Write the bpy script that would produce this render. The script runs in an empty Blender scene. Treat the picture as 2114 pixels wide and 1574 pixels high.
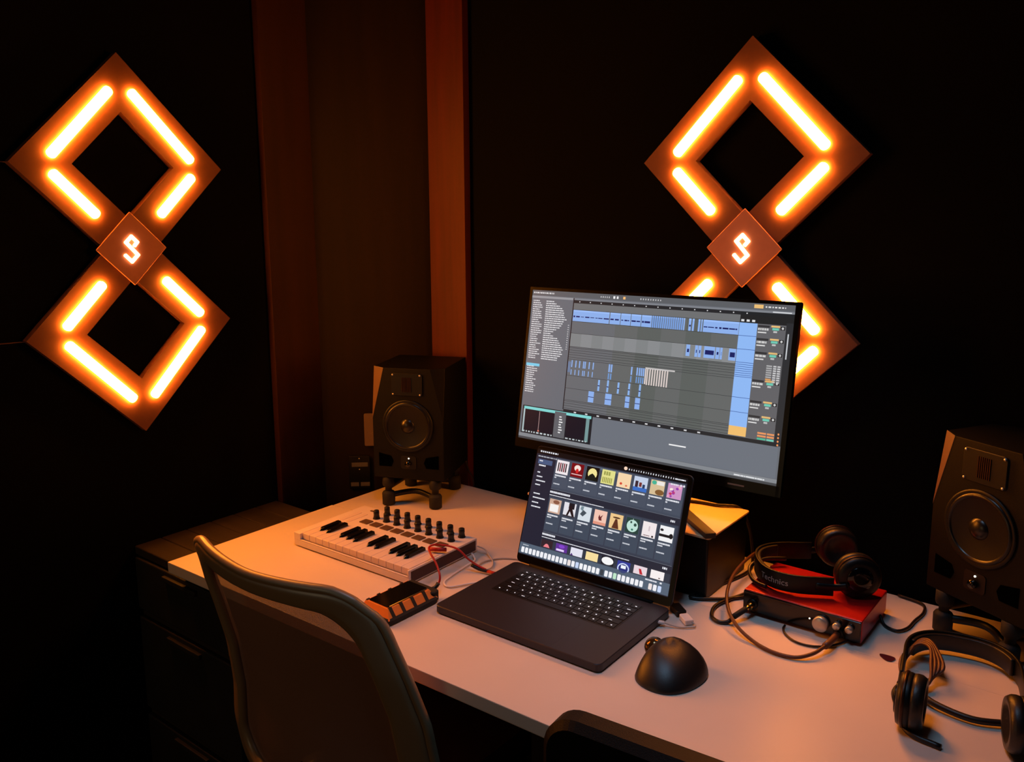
import bpy, bmesh, math, random
from mathutils import Matrix, Vector
PI = math.pi
col = bpy.context.scene.collection
random.seed(7)

# ------------------------------------------------------------------ helpers
def lin(c):
    return tuple(((v/255)/12.92 if v/255 <= .04045 else ((v/255+.055)/1.055)**2.4) for v in c)

def mat(name, rgb, rough=.5, metal=0., var=0., scale=30., bump=0., emit=None, estr=0., coat=0., spec=.5, trans=0., alpha=1., stretch=None):
    m = bpy.data.materials.new(name); m.use_nodes = True
    nt = m.node_tree; b = nt.nodes['Principled BSDF']
    c = lin(rgb)
    b.inputs['Base Color'].default_value = (*c, 1)
    b.inputs['Roughness'].default_value = rough
    b.inputs['Metallic'].default_value = metal
    b.inputs['Specular IOR Level'].default_value = spec
    b.inputs['Coat Weight'].default_value = coat
    b.inputs['Transmission Weight'].default_value = trans
    b.inputs['Alpha'].default_value = alpha
    if emit:
        b.inputs['Emission Color'].default_value = (*emit, 1)
        b.inputs['Emission Strength'].default_value = estr
    if var or bump:
        tc = nt.nodes.new('ShaderNodeTexCoord'); mp = nt.nodes.new('ShaderNodeMapping')
        nt.links.new(tc.outputs['Object'], mp.inputs['Vector'])
        if stretch: mp.inputs['Scale'].default_value = stretch
        n = nt.nodes.new('ShaderNodeTexNoise'); n.inputs['Scale'].default_value = scale
        n.inputs['Detail'].default_value = 5
        nt.links.new(mp.outputs['Vector'], n.inputs['Vector'])
        if var:
            r = nt.nodes.new('ShaderNodeValToRGB')
            r.color_ramp.elements[0].position = .3; r.color_ramp.elements[1].position = .7
            r.color_ramp.elements[0].color = (*[max(0, v*(1-var)) for v in c], 1)
            r.color_ramp.elements[1].color = (*[min(1, v*(1+var)) for v in c], 1)
            nt.links.new(n.outputs['Fac'], r.inputs['Fac'])
            nt.links.new(r.outputs['Color'], b.inputs['Base Color'])
        if bump:
            bp = nt.nodes.new('ShaderNodeBump'); bp.inputs['Strength'].default_value = bump
            bp.inputs['Distance'].default_value = .002
            nt.links.new(n.outputs['Fac'], bp.inputs['Height'])
            nt.links.new(bp.outputs['Normal'], b.inputs['Normal'])
    return m

class MB:
    """collects shapes, builds ONE mesh object"""
    def __init__(s, M=None):
        s.v = []; s.f = []; s.mi = []; s.sm = []; s.col = []; s.M = M or Matrix.Identity(4); s.cm = 0; s.cc = (1, 1, 1)
    def add(s, vs, fs, smooth=False):
        o = len(s.v)
        s.v += [s.M @ Vector(v) for v in vs]
        for f in fs:
            s.f.append([i+o for i in f]); s.mi.append(s.cm); s.sm.append(smooth); s.col.append(s.cc)
    def box(s, x0, x1, y0, y1, z0, z1):
        s.add([(x0,y0,z0),(x1,y0,z0),(x1,y1,z0),(x0,y1,z0),(x0,y0,z1),(x1,y0,z1),(x1,y1,z1),(x0,y1,z1)],
              [(0,3,2,1),(4,5,6,7),(0,1,5,4),(1,2,6,5),(2,3,7,6),(3,0,4,7)])
    def prism(s, poly, z0, z1, smooth=False):
        n = len(poly)
        s.add([(x, y, z0) for x, y in poly]+[(x, y, z1) for x, y in poly],
              [list(range(n))[::-1], list(range(n, 2*n))]+[(i, (i+1) % n, n+(i+1) % n, n+i) for i in range(n)], False)
    def rrect(s, x0, x1, y0, y1, z0, z1, r, k=5, c=0.):
        def ring(d):
            P = []
            for cx, cy, a in ((x1-r, y1-r, 0), (x0+r, y1-r, PI/2), (x0+r, y0+r, PI), (x1-r, y0+r, 1.5*PI)):
                for i in range(k+1):
                    t = a+i*PI/2/k; P.append((cx+(r-d)*math.cos(t), cy+(r-d)*math.sin(t)))
            return P
        if not c: s.prism(ring(0), z0, z1); return
        rings = [(ring(c), z0), (ring(0), z0+c), (ring(0), z1-c), (ring(c), z1)]
        n = len(rings[0][0]); vs = []; fs = []
        for P, z in rings: vs += [(x, y, z) for x, y in P]
        for j in range(3):
            for i in range(n): fs.append((j*n+i, j*n+(i+1) % n, (j+1)*n+(i+1) % n, (j+1)*n+i))
        fs.append(list(range(n))[::-1]); fs.append(list(range(3*n, 4*n)))
        s.add(vs, fs)
    def lathe(s, prof, seg=32, O=(0,0,0), ax='z', smooth=True):
        vs = []; fs = []
        for r, h in prof:
            for i in range(seg):
                a = 2*PI*i/seg; c, q = r*math.cos(a), r*math.sin(a)
                p = {'z': (c, q, h), 'y': (c, h, -q), 'x': (h, c, q)}[ax]
                vs.append((p[0]+O[0], p[1]+O[1], p[2]+O[2]))
        m = len(prof)
        for j in range(m-1):
            for i in range(seg):
                fs.append((j*seg+i, j*seg+(i+1) % seg, (j+1)*seg+(i+1) % seg, (j+1)*seg+i))
        fs.append(list(range(seg))[::-1]); fs.append([(m-1)*seg+i for i in range(seg)])
        s.add(vs, fs, smooth)
    def cyl(s, p, h, r, r2=None, seg=24, ax='z'):
        s.lathe([(r, 0), (r if r2 is None else r2, h)], seg, p, ax, True)
    def tube(s, pts, r, seg=8, sub=6, closed=False, flat=None):
        P = [Vector(p) for p in pts]
        if sub > 1 and len(P) > 2:
            Q = []
            n = len(P)
            for i in range(n if closed else n-1):
                a = P[(i-1) % n] if closed or i > 0 else P[0]*2-P[1]
                b = P[i]; c = P[(i+1) % n]
                d = P[(i+2) % n] if closed or i < n-2 else P[-1]*2-P[-2]
                for k in range(sub):
                    t = k/sub
                    Q.append(.5*((2*b)+(c-a)*t+(2*a-5*b+4*c-d)*t*t+(3*b-a-3*c+d)*t**3))
            if not closed: Q.append(P[-1])
            P = Q
        n = len(P); vs = []; fs = []
        up = Vector((0, 0, 1)); prev = None
        for i in range(n):
            t = (P[(i+1) % n]-P[(i-1) % n]) if closed else (P[min(i+1, n-1)]-P[max(i-1, 0)])
            t.normalize()
            if prev is None:
                u = t.cross(up if abs(t.z) < .9 else Vector((1, 0, 0))).normalized()
            else:
                u = (prev-t*prev.dot(t)).normalized()
            prev = u; w = t.cross(u)
            for k in range(seg):
                a = 2*PI*k/seg
                vs.append(P[i]+u*(r*math.cos(a))+w*((flat or r)*math.sin(a)))
        m = n if closed else n-1
        for i in range(m):
            for k in range(seg):
                j = (i+1) % n
                fs.append((i*seg+k, i*seg+(k+1) % seg, j*seg+(k+1) % seg, j*seg+k))
        if not closed:
            fs.append(list(range(seg))[::-1]); fs.append([(n-1)*seg+k for k in range(seg)])
        s.add(vs, fs, True)
    def build(s, name, mats, parent=None, bevel=0., seg=2, colors=False, thin=False):
        me = bpy.data.meshes.new(name)
        me.from_pydata(s.v, [], s.f)
        if not isinstance(mats, (list, tuple)): mats = [mats]
        for m in mats: me.materials.append(m)
        for i, p in enumerate(me.polygons):
            p.material_index = s.mi[i]; p.use_smooth = s.sm[i]
        if colors:
            a = me.color_attributes.new('Col', 'FLOAT_COLOR', 'CORNER')
            for i, p in enumerate(me.polygons):
                c = (*lin(s.col[i]), 1)
                for li in p.loop_indices: a.data[li].color = c
        if not thin:
            bm = bmesh.new(); bm.from_mesh(me)
            bmesh.ops.recalc_face_normals(bm, faces=bm.faces)
            if bevel:
                es = [e for e in bm.edges if len(e.link_faces) == 2 and e.calc_face_angle(0) > .6]
                bmesh.ops.bevel(bm, geom=es, offset=bevel, segments=seg, affect='EDGES', profile=.6, clamp_overlap=True)
            bm.to_mesh(me); bm.free()
        o = bpy.data.objects.new(name, me); col.objects.link(o)
        if parent: o.parent = parent
        return o

def tag(o, label=None, cat=None, group=None, kind=None):
    if label: o['label'] = label
    if cat: o['category'] = cat
    if group: o['group'] = group
    if kind: o['kind'] = kind
    return o
def empty(name, loc, rz=0., label=None, cat=None, group=None):
    o = bpy.data.objects.new(name, None); col.objects.link(o)
    o.location = loc; o.rotation_euler = (0, 0, rz); o.empty_display_size = .05
    return tag(o, label, cat, group)
def dup(root, name=None, **k):
    r = root.copy(); col.objects.link(r)
    for ch in list(root.children):
        c = ch.copy(); col.objects.link(c); c.parent = r
        for g in list(ch.children):
            d = g.copy(); col.objects.link(d); d.parent = c
    return r
def struct(name, mb, m, **k):
    return tag(mb.build(name, m, **k), kind='structure')
T = Matrix.Translation
def RZ(a): return Matrix.Rotation(a, 4, 'Z')
def RX(a): return Matrix.Rotation(a, 4, 'X')

# ------------------------------------------------------------------ materials
ORG = (1., .275, .022)
M_blackwall = mat('black acoustic cloth', (6, 6, 5), .95, bump=.5, scale=400, spec=.1)
M_floor = mat('dark carpet', (16, 15, 15), .95, var=.3, scale=200, bump=.6, spec=.1)
M_ceil = mat('dark ceiling paint', (18, 16, 15), .9, spec=.1, var=.1)
M_wood = mat('stained redwood board', (80, 25, 18), .55, var=.16, scale=5, stretch=(9, 9, .6), bump=.15, spec=.25)
M_wood_md = mat('brown stained board', (54, 26, 14), .6, var=.18, scale=4, stretch=(7, 7, .5), bump=.15, spec=.2)
M_wood_dk = mat('stained plywood board', (31, 19, 12), .6, var=.18, scale=4, stretch=(7, 7, .5), bump=.15, spec=.2)
M_sign = mat('matte painted wood', (118, 74, 58), .6, var=.06, scale=60, spec=.2)
M_signc = mat('wood plate with painted glow', (205, 138, 112), .6, var=.04, scale=60, spec=.2)  # same paint as the frame, lightened to stand in for glow from the bars
M_tube = mat('glowing diffuser', (255, 200, 150), .6, emit=ORG, estr=145)
M_logo = mat('glowing letter', (255, 200, 150), .6, emit=(1., .5, .2), estr=6)
M_desk = mat('white laminate', (218, 203, 192), .38, var=.02, scale=8, spec=.35)
M_steel = mat('black powder coated steel', (22, 22, 24), .45, bump=.1, scale=300)
M_cab = mat('dark stained cabinet wood', (50, 42, 38), .5, var=.25, scale=4, stretch=(.6, 8, 8), spec=.3)
M_cabfront = mat('dark cabinet front', (36, 34, 34), .55, var=.15, scale=20)
M_blk = mat('black plastic', (10, 10, 11), .42, bump=.05, scale=500, spec=.35)
M_blkm = mat('matte black vinyl', (4, 4, 4), .55, bump=.15, scale=600, spec=.2)
M_gloss = mat('glossy black plastic', (8, 8, 9), .12)
M_rubber = mat('black rubber', (17, 17, 17), .75)
M_bevel_sheen = mat('bevel with painted sheen', (96, 70, 58), .4, spec=.4)  # brighter than the cabinet: caught light put into the colour
M_cone = mat('woofer cone', (28, 22, 20), .32, var=.1, scale=80)
M_ring = mat('woofer surround', (20, 18, 17), .3)
M_copper = mat('copper tweeter foil', (60, 34, 20), .35, metal=.6)
M_led = mat('white led', (255, 255, 255), .5, emit=(1., .9, .7), estr=3)
M_keyw = mat('white plastic', (226, 214, 210), .4, spec=.35)
M_keyw2 = mat('white key plastic', (222, 206, 203), .32, spec=.4)
M_keyb = mat('black key plastic', (12, 11, 12), .22)
M_knob = mat('black knob rubber', (16, 14, 15), .45)
M_pad = mat('dim drum pad', (86, 62, 46), .6, var=.05, scale=60)
M_brown = mat('brown wooden cheek', (62, 30, 27), .55, var=.15, scale=20)
M_lap = mat('space grey aluminium', (52, 50, 57), .42, metal=.35)
M_lapkb = mat('laptop key well', (8, 7, 12), .5)
M_lapkey = mat('laptop key cap', (11, 10, 16), .45)
M_leg = mat('backlit key legend', (230, 235, 255), .5, emit=(.85, .9, 1.), estr=1.1)
M_bezel = mat('black glass bezel', (4, 4, 5), .3, spec=.15)
M_red = mat('red anodised aluminium', (178, 22, 24), .34, metal=.35)
M_silver = mat('brushed silver', (200, 196, 192), .35, metal=.7)
M_gold = mat('gold plated metal', (210, 160, 80), .25, metal=1)
M_cable = mat('black cable sheath', (26, 17, 14), .42)
M_cablebr = mat('brown cable sheath', (92, 50, 30), .5)
M_redc = mat('red cable sheath', (176, 24, 20), .45)
M_white = mat('white plastic connector', (236, 226, 224), .4)
M_clear = mat('translucent white cable', (190, 176, 168), .4)
M_orange = mat('orange rubber bumper', (232, 126, 44), .5, var=.05, scale=40)
M_ballb = mat('trackball ball', (96, 70, 40), .12, metal=.7)
M_mouse = mat('soft touch rubber', (26, 22, 22), .42, bump=.08, scale=500)
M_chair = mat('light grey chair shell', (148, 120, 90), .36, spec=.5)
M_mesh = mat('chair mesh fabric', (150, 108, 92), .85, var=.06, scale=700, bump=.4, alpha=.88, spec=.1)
M_seat = mat('seat fabric', (60, 52, 48), .9, var=.06, scale=500, bump=.4)
M_plate = mat('ivory outlet plate', (120, 98, 80), .45)
M_dark = mat('dark recess', (2, 2, 2), .9, spec=0.)
M_label = mat('grey label strip', (104, 100, 98), .6)
M_pick = mat('purple celluloid', (64, 20, 40), .3)
M_text = mat('grey printed lettering', (170, 170, 168), .5)
M_boxtop = mat('pale box lid', (226, 190, 150), .5, var=.05, scale=14)
M_pad2 = mat('ear pad leather', (27, 22, 21), .4, bump=.2, scale=200)

M_screen = bpy.data.materials.new('lit display'); M_screen.use_nodes = True
_nt = M_screen.node_tree; _b = _nt.nodes['Principled BSDF']
_b.inputs['Base Color'].default_value = (.004, .004, .004, 1); _b.inputs['Roughness'].default_value = .3
_b.inputs['Specular IOR Level'].default_value = .2
_a = _nt.nodes.new('ShaderNodeVertexColor'); _a.layer_name = 'Col'
_nt.links.new(_a.outputs['Color'], _b.inputs['Emission Color']); _b.inputs['Emission Strength'].default_value = 1.0

# ------------------------------------------------------------------ room
XL, YB = -1.8125, 1.656          # faces of the light panels on the left / back wall
mb = MB(); mb.box(-4, 3.0, -3.2, 3.0, -.1, 0); struct('floor', mb, M_floor)
mb = MB(); mb.box(-4, 3.0, -3.2, 3.0, 2.7, 2.8); struct('ceiling', mb, M_ceil)
mb = MB(); mb.box(-1.95, -1.832, -3.2, 1.317, 0, 2.7); struct('wall_left', mb, M_blackwall)
mb = MB(); mb.box(-1.453, 3.0, 1.678, 1.80, 0, 2.7); struct('wall_back', mb, M_blackwall)
mb = MB(); mb.box(2.9, 3.0, -3.2, 1.8, 0, 2.7); struct('wall_right', mb, M_blackwall)
mb = MB(); mb.box(-1.95, 3.0, -3.3, -3.2, 0, 2.7); struct('wall_front', mb, M_blackwall)
mb = MB(); mb.box(-1.95, -1.812, 1.317, 1.463, 0, 2.7); struct('trim_1', mb, M_wood_md, bevel=.001)
mb = MB(); mb.box(-1.577, -1.453, 1.656, 1.80, 0, 2.7); struct('trim_2', mb, M_wood, bevel=.001)
mb = MB(); mb.prism([(-1.812, 1.463), (-1.577, 1.6735), (-1.577, 1.80), (-1.95, 1.80), (-1.95, 1.463)], 0, 2.7); struct('wall_corner', mb, M_wood_dk)

# ------------------------------------------------------------------ light panels
def panel(label, M):
    """local x right, y up, z towards the room; origin = centre of the plate, z=0 the face"""
    root = bpy.data.objects.new('wall_light', None); col.objects.link(root); root.matrix_world = M; root.empty_display_size = .05
    tag(root, label, 'wall light', 'figure-eight light panels')
    D = .0195; H, h, c = .2345, .113, .1775
    mb = MB()
    for sgn in (1, -1):
        dz = 0 if sgn > 0 else -.0004
        O = [(0, H), (H, 0), (0, -H), (-H, 0)]; I = [(0, h), (h, 0), (0, -h), (-h, 0)]
        for k in range(4):
            a, b = O[k], O[(k+1) % 4]; p, q = I[k], I[(k+1) % 4]
            mb.prism([(x, y+sgn*c) for x, y in (a, b, q, p)][::-1], -D+dz, dz)
    mb.build('panel_frame', M_sign, root)
    mb = MB(); r = .0805
    mb.prism([(0, r), (-r, 0), (0, -r), (r, 0)], .0006, .0035)
    mb.build('centre_plate', M_signc, root, bevel=.0012, seg=1)
    # glowing letter drawn as mitred strokes
    mb = MB()
    P = [(.0045, .007), (.0108, .0142), (-.0015, .0268), (-.0145, .0142), (.0105, -.0138), (-.0040, -.0278), (-.0175, -.0140)]
    for a, b in zip(P, P[1:]):
        a, b = Vector(a), Vector(b); d = (b-a).normalized()*.0036; n = Vector((-d.y, d.x))
        L = [(a-d*.6)+n, (a-d*.6)-n, (b+d*.6)-n, (b+d*.6)+n]
        cs = []
        for i, v in enumerate(L):
            cs.append(v)
        mb.prism([(v.x, v.y) for v in cs], .0035, .0075)
    for a in P: mb.cyl((a[0], a[1], .0035), .0041, .0036, seg=14)
    tag(mb.build('letter_s', M_logo, root), 'glowing letter S')
    w = .0102
    for sy in (1, -1):
        for sx in (1, -1):
            for (x0, y0, x1, y1) in ((.022, .335, .157, .192), (.157, .160, .070, .071)):
                a = Vector((sx*x0, sy*y0)); b = Vector((sx*x1, sy*y1)); d = (b-a).normalized(); n = Vector((-d.y, d.x))
                poly = []
                for cc, d0 in ((b-d*w*.5, d), (a+d*w*.5, -d)):
                    n0 = Vector((-d0.y, d0.x))
                    for t in (-90, -60, -30, 0, 30, 60, 90):
                        t = math.radians(t)
                        e = d0*math.cos(t)*.7+n0*math.sin(t)
                        v = cc+e*w; poly.append((v.x, v.y))
                mb = MB(); mb.prism(poly, .0005, .0056)
                mb.build('light_bar', M_tube, root)
    return root
ML = Matrix(((0, 0, 1, XL), (1, 0, 0, .958), (0, 1, 0, 1.3945), (0, 0, 0, 1)))
pl = panel('figure-eight wooden light panel on the black left wall, whole outline in view', ML)
MR = Matrix(((1, 0, 0, -.7005), (0, 0, -1, YB), (0, 1, 0, 1.3955), (0, 0, 0, 1)))
pr_ = panel('figure-eight wooden light panel partly hidden behind the desktop monitor', MR)
for ly in (.177, -.180):
    mb = MB(); mb.tube([(-.225, ly, -.015), (-.26, ly+.001, -.016), (-.40, ly+.004, -.016), (-.62, ly+.002, -.016)], .0012, seg=6)
    mb.build('wire', M_cablebr, pl)

# ------------------------------------------------------------------ outlets on the corner board
dd = Vector((.24, .215, 0)).normalized(); nn = Vector((.215, -.24, 0)).normalized()
def diagM(x, y, z): return Matrix(((dd.x, 0, nn.x, x), (dd.y, 0, nn.y, y), (0, 1, 0, z), (0, 0, 0, 1)))
root = bpy.data.objects.new('wall_outlet', None); col.objects.link(root)
root.matrix_world = diagM(-1.7265+.0005, 1.535, .879)
tag(root, 'duplex power outlet plate on the corner board beside the left speaker', 'outlet')
mb = MB(); mb.rrect(0, .070, -.046, .046, 0.001, .006, .004, c=.001); mb.build('cover_plate', M_plate, root)
for zc in (-.021, .021):
    mb = MB(); mb.rrect(.018, .052, zc-.015, zc+.015, .006, .008, .008)
    mb.cm = 1
    for xx in (.027, .043): mb.box(xx-.0015, xx+.0015, zc-.002, zc+.009, .008, .0085)
    mb.cyl((.035, zc-.008, .008), .0005, .003, seg=12)
    mb.build('socket', [M_plate, M_dark], root)
root = bpy.data.objects.new('connector_plate', None); col.objects.link(root)
root.matrix_world = diagM(-1.7605, 1.505, .760)
tag(root, 'black connector plate with grey label strips low on the corner board', 'wall plate')
mb = MB(); mb.rrect(0, .058, -.050, .044, 0.001, .005, .003, c=.001); mb.build('cover_plate', M_blk, root)
for (a, b, c, d) in ((.008, .052, .014, .026), (.004, .026, -.042, -.031), (.031, .058, -.042, -.031)):
    mb = MB(); mb.box(a, min(b, .056), c, d, .005, .0056); mb.build('label_strip', M_label, root)
for yy in (.037, .006):
    mb = MB(); mb.cyl((.029, yy, .005), .001, .002, seg=10); mb.build('screw', M_silver, root)

# ------------------------------------------------------------------ desk
DZ = .74
root = empty('desk', (-.6, 1.25, 0), 0, 'long white laminate desk with a seam across the rear corner', 'desk')
W = T((.6, -1.25, 0))
def seam(x): return 1.333+(x+1.629)*.088
xr = .55
mb = MB(W); mb.prism([(-1.629, .884), (xr, .935), (xr, seam(-.95)), (-.95, seam(-.95)-.0002), (-1.629, seam(-1.629)-.0012)], DZ-.024, DZ)
mb.build('desk_top', M_desk, root, bevel=.0015)
mb = MB(W); mb.prism([(-1.627, seam(-1.627)+.0012), (-.95, seam(-.95)+.0006), (xr, seam(-.95)+.0001), (xr, 1.658), (-1.592, 1.658), (-1.627, 1.627)], DZ-.024, DZ-.0004)
mb.build('rear_desk_top', M_desk, root, bevel=.0015)
for lx, ly in ((-.745, 1.60), (.45, 1.60), (-.745, 1.04), (.45, 1.04)):
    mb = MB(W); mb.box(lx-.02, lx+.02, ly-.02, ly+.02, .0, DZ-.024); mb.build('leg', M_steel, root, bevel=.002)
mb = MB(W); mb.box(-1.30, .43, 1.03, 1.05, DZ-.065, DZ-.0245); mb.box(-1.30, .43, 1.58, 1.60, DZ-.065, DZ-.0245); mb.build('under_frame', M_steel, root)

# ------------------------------------------------------------------ cabinet at the left
root = empty('drawer_cabinet', (-1.53, 1.10, 0), 0, 'dark low drawer cabinet against the left wall under the desk end', 'cabinet')
W = T((1.53, -1.10, 0))
mb = MB(W); mb.box(-1.830, -1.44, .925, 1.312, .06, .695); mb.build('carcass', M_cab, root)
mb = MB(W)
for i in range(6):
    y0 = .918+i*.0657; mb.box(-1.831, -1.438, y0, y0+.0640, .695, .7145)
mb.build('plank_top', M_cab, root, bevel=.0015, seg=1)
mb = MB(W); mb.box(-1.82, -1.45, .94, 1.30, 0, .06); mb.build('plinth', M_cabfront, root)
for z0, z1 in ((.565, .690), (.315, .545), (.075, .295)):
    d = MB(W); d.box(-1.826, -1.444, .913, .926, z0, z1); dr = d.build('drawer', M_cabfront, root, bevel=.003)
    d = MB(W); d.box(-1.70, -1.57, .905, .914, z1-.022, z1-.010); d.build('handle', M_cabfront, dr, bevel=.002)

# ------------------------------------------------------------------ speakers
def speaker(label, loc, rz):
    r = empty('studio_speaker', loc, rz, label, 'speaker', 'studio speakers on short stands')
    w, h, d = .0925, .28, .19
    # cabinet: wedge-cut upper front corners
    zc, xt, dc = .150, .060, .020
    V = [(-w,0,0),(w,0,0),(w,0,zc),(xt,0,h),(-xt,0,h),(-w,0,zc),        # 0-5 front face
         (w,dc,h),(-w,dc,h),(-w,d,0),(w,d,0),(w,d,h),(-w,d,h)]           # 6-11
    F = [(0,1,2,3,4,5),(2,6,3),(5,4,7),(0,8,9,1),(3,6,10,11,7,4),(8,11,10,9),(1,9,10,6,2),(0,5,7,11,8)]
    mb = MB(); mb.add(V, F); mb.build('cabinet', M_blkm, r, bevel=.0015)
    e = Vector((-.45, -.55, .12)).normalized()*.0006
    mb = MB(); mb.add([Vector(V[k])+e for k in (5, 4, 7)]+[Vector(V[k])+e*.2 for k in (5, 4, 7)], [(0, 2, 1), (3, 4, 5), (0, 1, 4, 3), (1, 2, 5, 4), (2, 0, 3, 5)]); mb.build('painted_bevel_sheen', M_bevel_sheen, r)  # lit look painted over the left bevel only; right one stays cabinet black
    zc = .136
    mb = MB(); mb.lathe([(.066, .0002), (.066, -.003), (.0635, -.0045), (.0600, -.0030)], 48, (0, 0, zc), 'y'); mb.build('woofer_rim', M_blk, r)
    mb = MB(); mb.lathe([(.0605, -.0006), (.0595, -.0035), (.0560, -.0065), (.0525, -.0045), (.0515, -.0010), (.050, -.0005)], 48, (0, 0, zc), 'y')
    wf = mb.build('woofer', [M_ring], r)
    # open cone (no caps)
    mb = MB(); prof = [(.0520, -.0012), (.045, -.0010), (.033, -.0008), (.0195, -.0006)]
    vs = []; fs = []; seg = 48
    prof = [(.0525, -.0030), (.040, -.0021), (.028, -.0013), (.018, -.0007)]
    for rr, hh in prof:
        for i in range(seg):
            a = 2*PI*i/seg; vs.append((rr*math.cos(a), hh, zc+rr*math.sin(a)))
    for j in range(3):
        for i in range(seg): fs.append((j*seg+i, j*seg+(i+1) % seg, (j+1)*seg+(i+1) % seg, (j+1)*seg+i))
    mb.add(vs, fs, True); mb.build('cone', M_cone, wf)
    mb = MB(); mb.lathe([(.019, -.0008), (.0175, -.004), (.013, -.0075), (.007, -.0095), (.0015, -.0102)], 32, (0, 0, zc), 'y'); mb.build('dust_cap', M_ring, wf)
    MT = Matrix(((1,0,0,0),(0,0,-1,0),(0,1,0,0),(0,0,0,1)))
    mb = MB(MT); mb.rrect(-.040, .040, .212, .268, .0002, .003, .008, c=.001); tw = mb.build('tweeter_plate', M_blk, r)
    mb = MB(MT)
    for i in range(7): mb.box(-.012+i*.0036, -.0102+i*.0036, .222, .258, .003, .0045)
    mb.build('tweeter_foil', M_copper, tw)
    for sx in (-1, 1):
        for zz in (.216, .264):
            mb = MB(); mb.cyl((sx*.035, -.0045, zz), .0015, .0022, seg=10, ax='y'); mb.build('screw', M_silver, tw)
    for sx in (-1, 1):
        mb = MB(MT); P = [(sx*.078, .030), (sx*.046, .030), (sx*.040, .044), (sx*.046, .057), (sx*.078, .064)]
        mb.prism(P if sx < 0 else P[::-1], .0003, .0012); mb.build('bass_port', M_dark, r)
    mb = MB(MT); mb.rrect(-.020, .020, .026, .060, .0003, .0015, .006); cp = mb.build('control_plate', M_blk, r)
    mb = MB(); mb.cyl((0, -.0095, .040), .008, .0072, seg=24, ax='y'); mb.build('volume_knob', M_gloss, cp)
    mb = MB(); mb.cyl((.001, -.0028, .0535), .0012, .0017, seg=12, ax='y'); mb.build('status_light', M_led, cp)
    return r
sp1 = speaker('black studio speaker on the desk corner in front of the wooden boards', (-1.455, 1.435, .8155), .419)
sp2 = speaker('black studio speaker at the right edge of the desk', (-.215, 1.521, .8155), -.497)

def stand(label, loc, rz):
    r = empty('speaker_stand', loc, rz, label, 'speaker stand', 'low isolation stands under the speakers')
    hx, hy = .0625, .078
    for sx in (-1, 1):
        for sy in (-1, 1):
            x, y = sx*hx, sy*hy
            mb = MB(); mb.lathe([(.0125, 0), (.0160, .002), (.0165, .030), (.0140, .034), (.0085, .037)], 24, (x, y, 0)); mb.build('foot', M_rubber, r)
            mb = MB(); mb.lathe([(.0085, .0375), (.0085, .046), (.0135, .050), (.0150, .055), (.0150, .0745), (.0125, .0755)], 24, (x, y, 0)); mb.build('top_cup', M_rubber, r)
    for sx in (-1, 1):
        mb = MB(); mb.tube([(sx*hx, -hy, .047), (sx*(hx-.012), 0, .050), (sx*hx, hy, .047)], .006, seg=8, flat=.0105); mb.build('side_rail', M_blk, r)
        mb = MB(); mb.tube([(-hx, sx*hy, .024), (0, sx*(hy-.028), .030), (hx, sx*hy, .024)], .0055, seg=8, flat=.0075); mb.build('cross_rail', M_blk, r)
    return r
def along(x, y, a, d): return (x-math.sin(a)*d, y+math.cos(a)*d)
a = along(-1.455, 1.435, .419, .094); st1 = stand('low black isolation stand under the speaker in the desk corner', (*a, DZ), .419)
a = along(-.215, 1.521, -.497, .090); st2 = stand('low black isolation stand under the speaker at the right desk edge', (*a, DZ), -.497)
mb = MB(); mb.tube([(-1.475, 1.638, .86), (-1.463, 1.649, .84), (-1.450, 1.652, .79), (-1.440, 1.664, .742), (-1.440, 1.666, .60), (-1.44, 1.664, .3)], .0025, seg=8)
tag(mb.build('power_cable', M_cable), 'thin black cable dropping behind the speaker in the desk corner', 'cable')

# ------------------------------------------------------------------ screens
class Screen(MB):
    def __init__(s, w, h): MB.__init__(s); s.w = w; s.h = h
    def poly(s, pts, c, L):
        s.cc = c; y = -.00003*L
        P = [((u-.5)*s.w, y, v*s.h) for u, v in pts]
        s.add(P, [list(range(len(P)))])
    def q(s, u0, u1, v0, v1, c, L=1): s.poly([(u0, v0), (u1, v0), (u1, v1), (u0, v1)], c, L)
    def disc(s, u, v, ru, rv, c, L, n=14): s.poly([(u+ru*math.cos(2*PI*i/n), v+rv*math.sin(2*PI*i/n)) for i in range(n)], c, L)
    def words(s, u0, u1, v, t, c, L=3, gap=.0015, wmin=.003, wmax=.012):
        u = u0
        while u < u1-.002:
            e = min(u1, u+random.uniform(wmin, wmax)); s.q(u, e, v-t/2, v+t/2, c, L); u = e+gap

root = bpy.data.objects.new('desktop_monitor', None); col.objects.link(root)
tag(root, 'wide black desktop monitor showing a grey music timeline with blue clips', 'monitor')
root.location = (-.845, 1.595, .8665)
MM = T((0, -.085, .2655)) @ RZ(.014) @ RX(-.175) @ Matrix.Rotation(-.003, 4, 'Y')
w, h = .597, .336
S = Screen(w, h); S.M = MM @ T((0, -.0003, -h/2))
G = (104, 108, 116); K = (38, 40, 44); LG = (128, 130, 136)
S.q(0, 1, 0, 1, G, 0)
S.q(0, 1, .966, 1, (92, 95, 100), 1)                       # menu bar
S.words(.006, .10, .983, .010, (225, 225, 228), wmax=.010, gap=.003)
S.words(.30, .34, .981, .010, (200, 200, 204), wmax=.004, gap=.005)
S.q(.352, .360, .974, .990, (235, 235, 238), 2); S.q(.366, .373, .974, .990, (235, 235, 238), 2); S.q(.392, .401, .974, .990, (250, 190, 120), 2)
S.words(.46, .54, .982, .009, (205, 205, 208), wmax=.004, gap=.006)
S.q(.868, .898, .972, .993, (235, 190, 120), 2); S.words(.905, .97, .982, .008, (225, 225, 225), wmax=.01, gap=.004)
S.q(0, .185, .948, .962, (150, 152, 158), 1); S.q(.190, 1, .950, .961, (126, 130, 138), 1)
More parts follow.
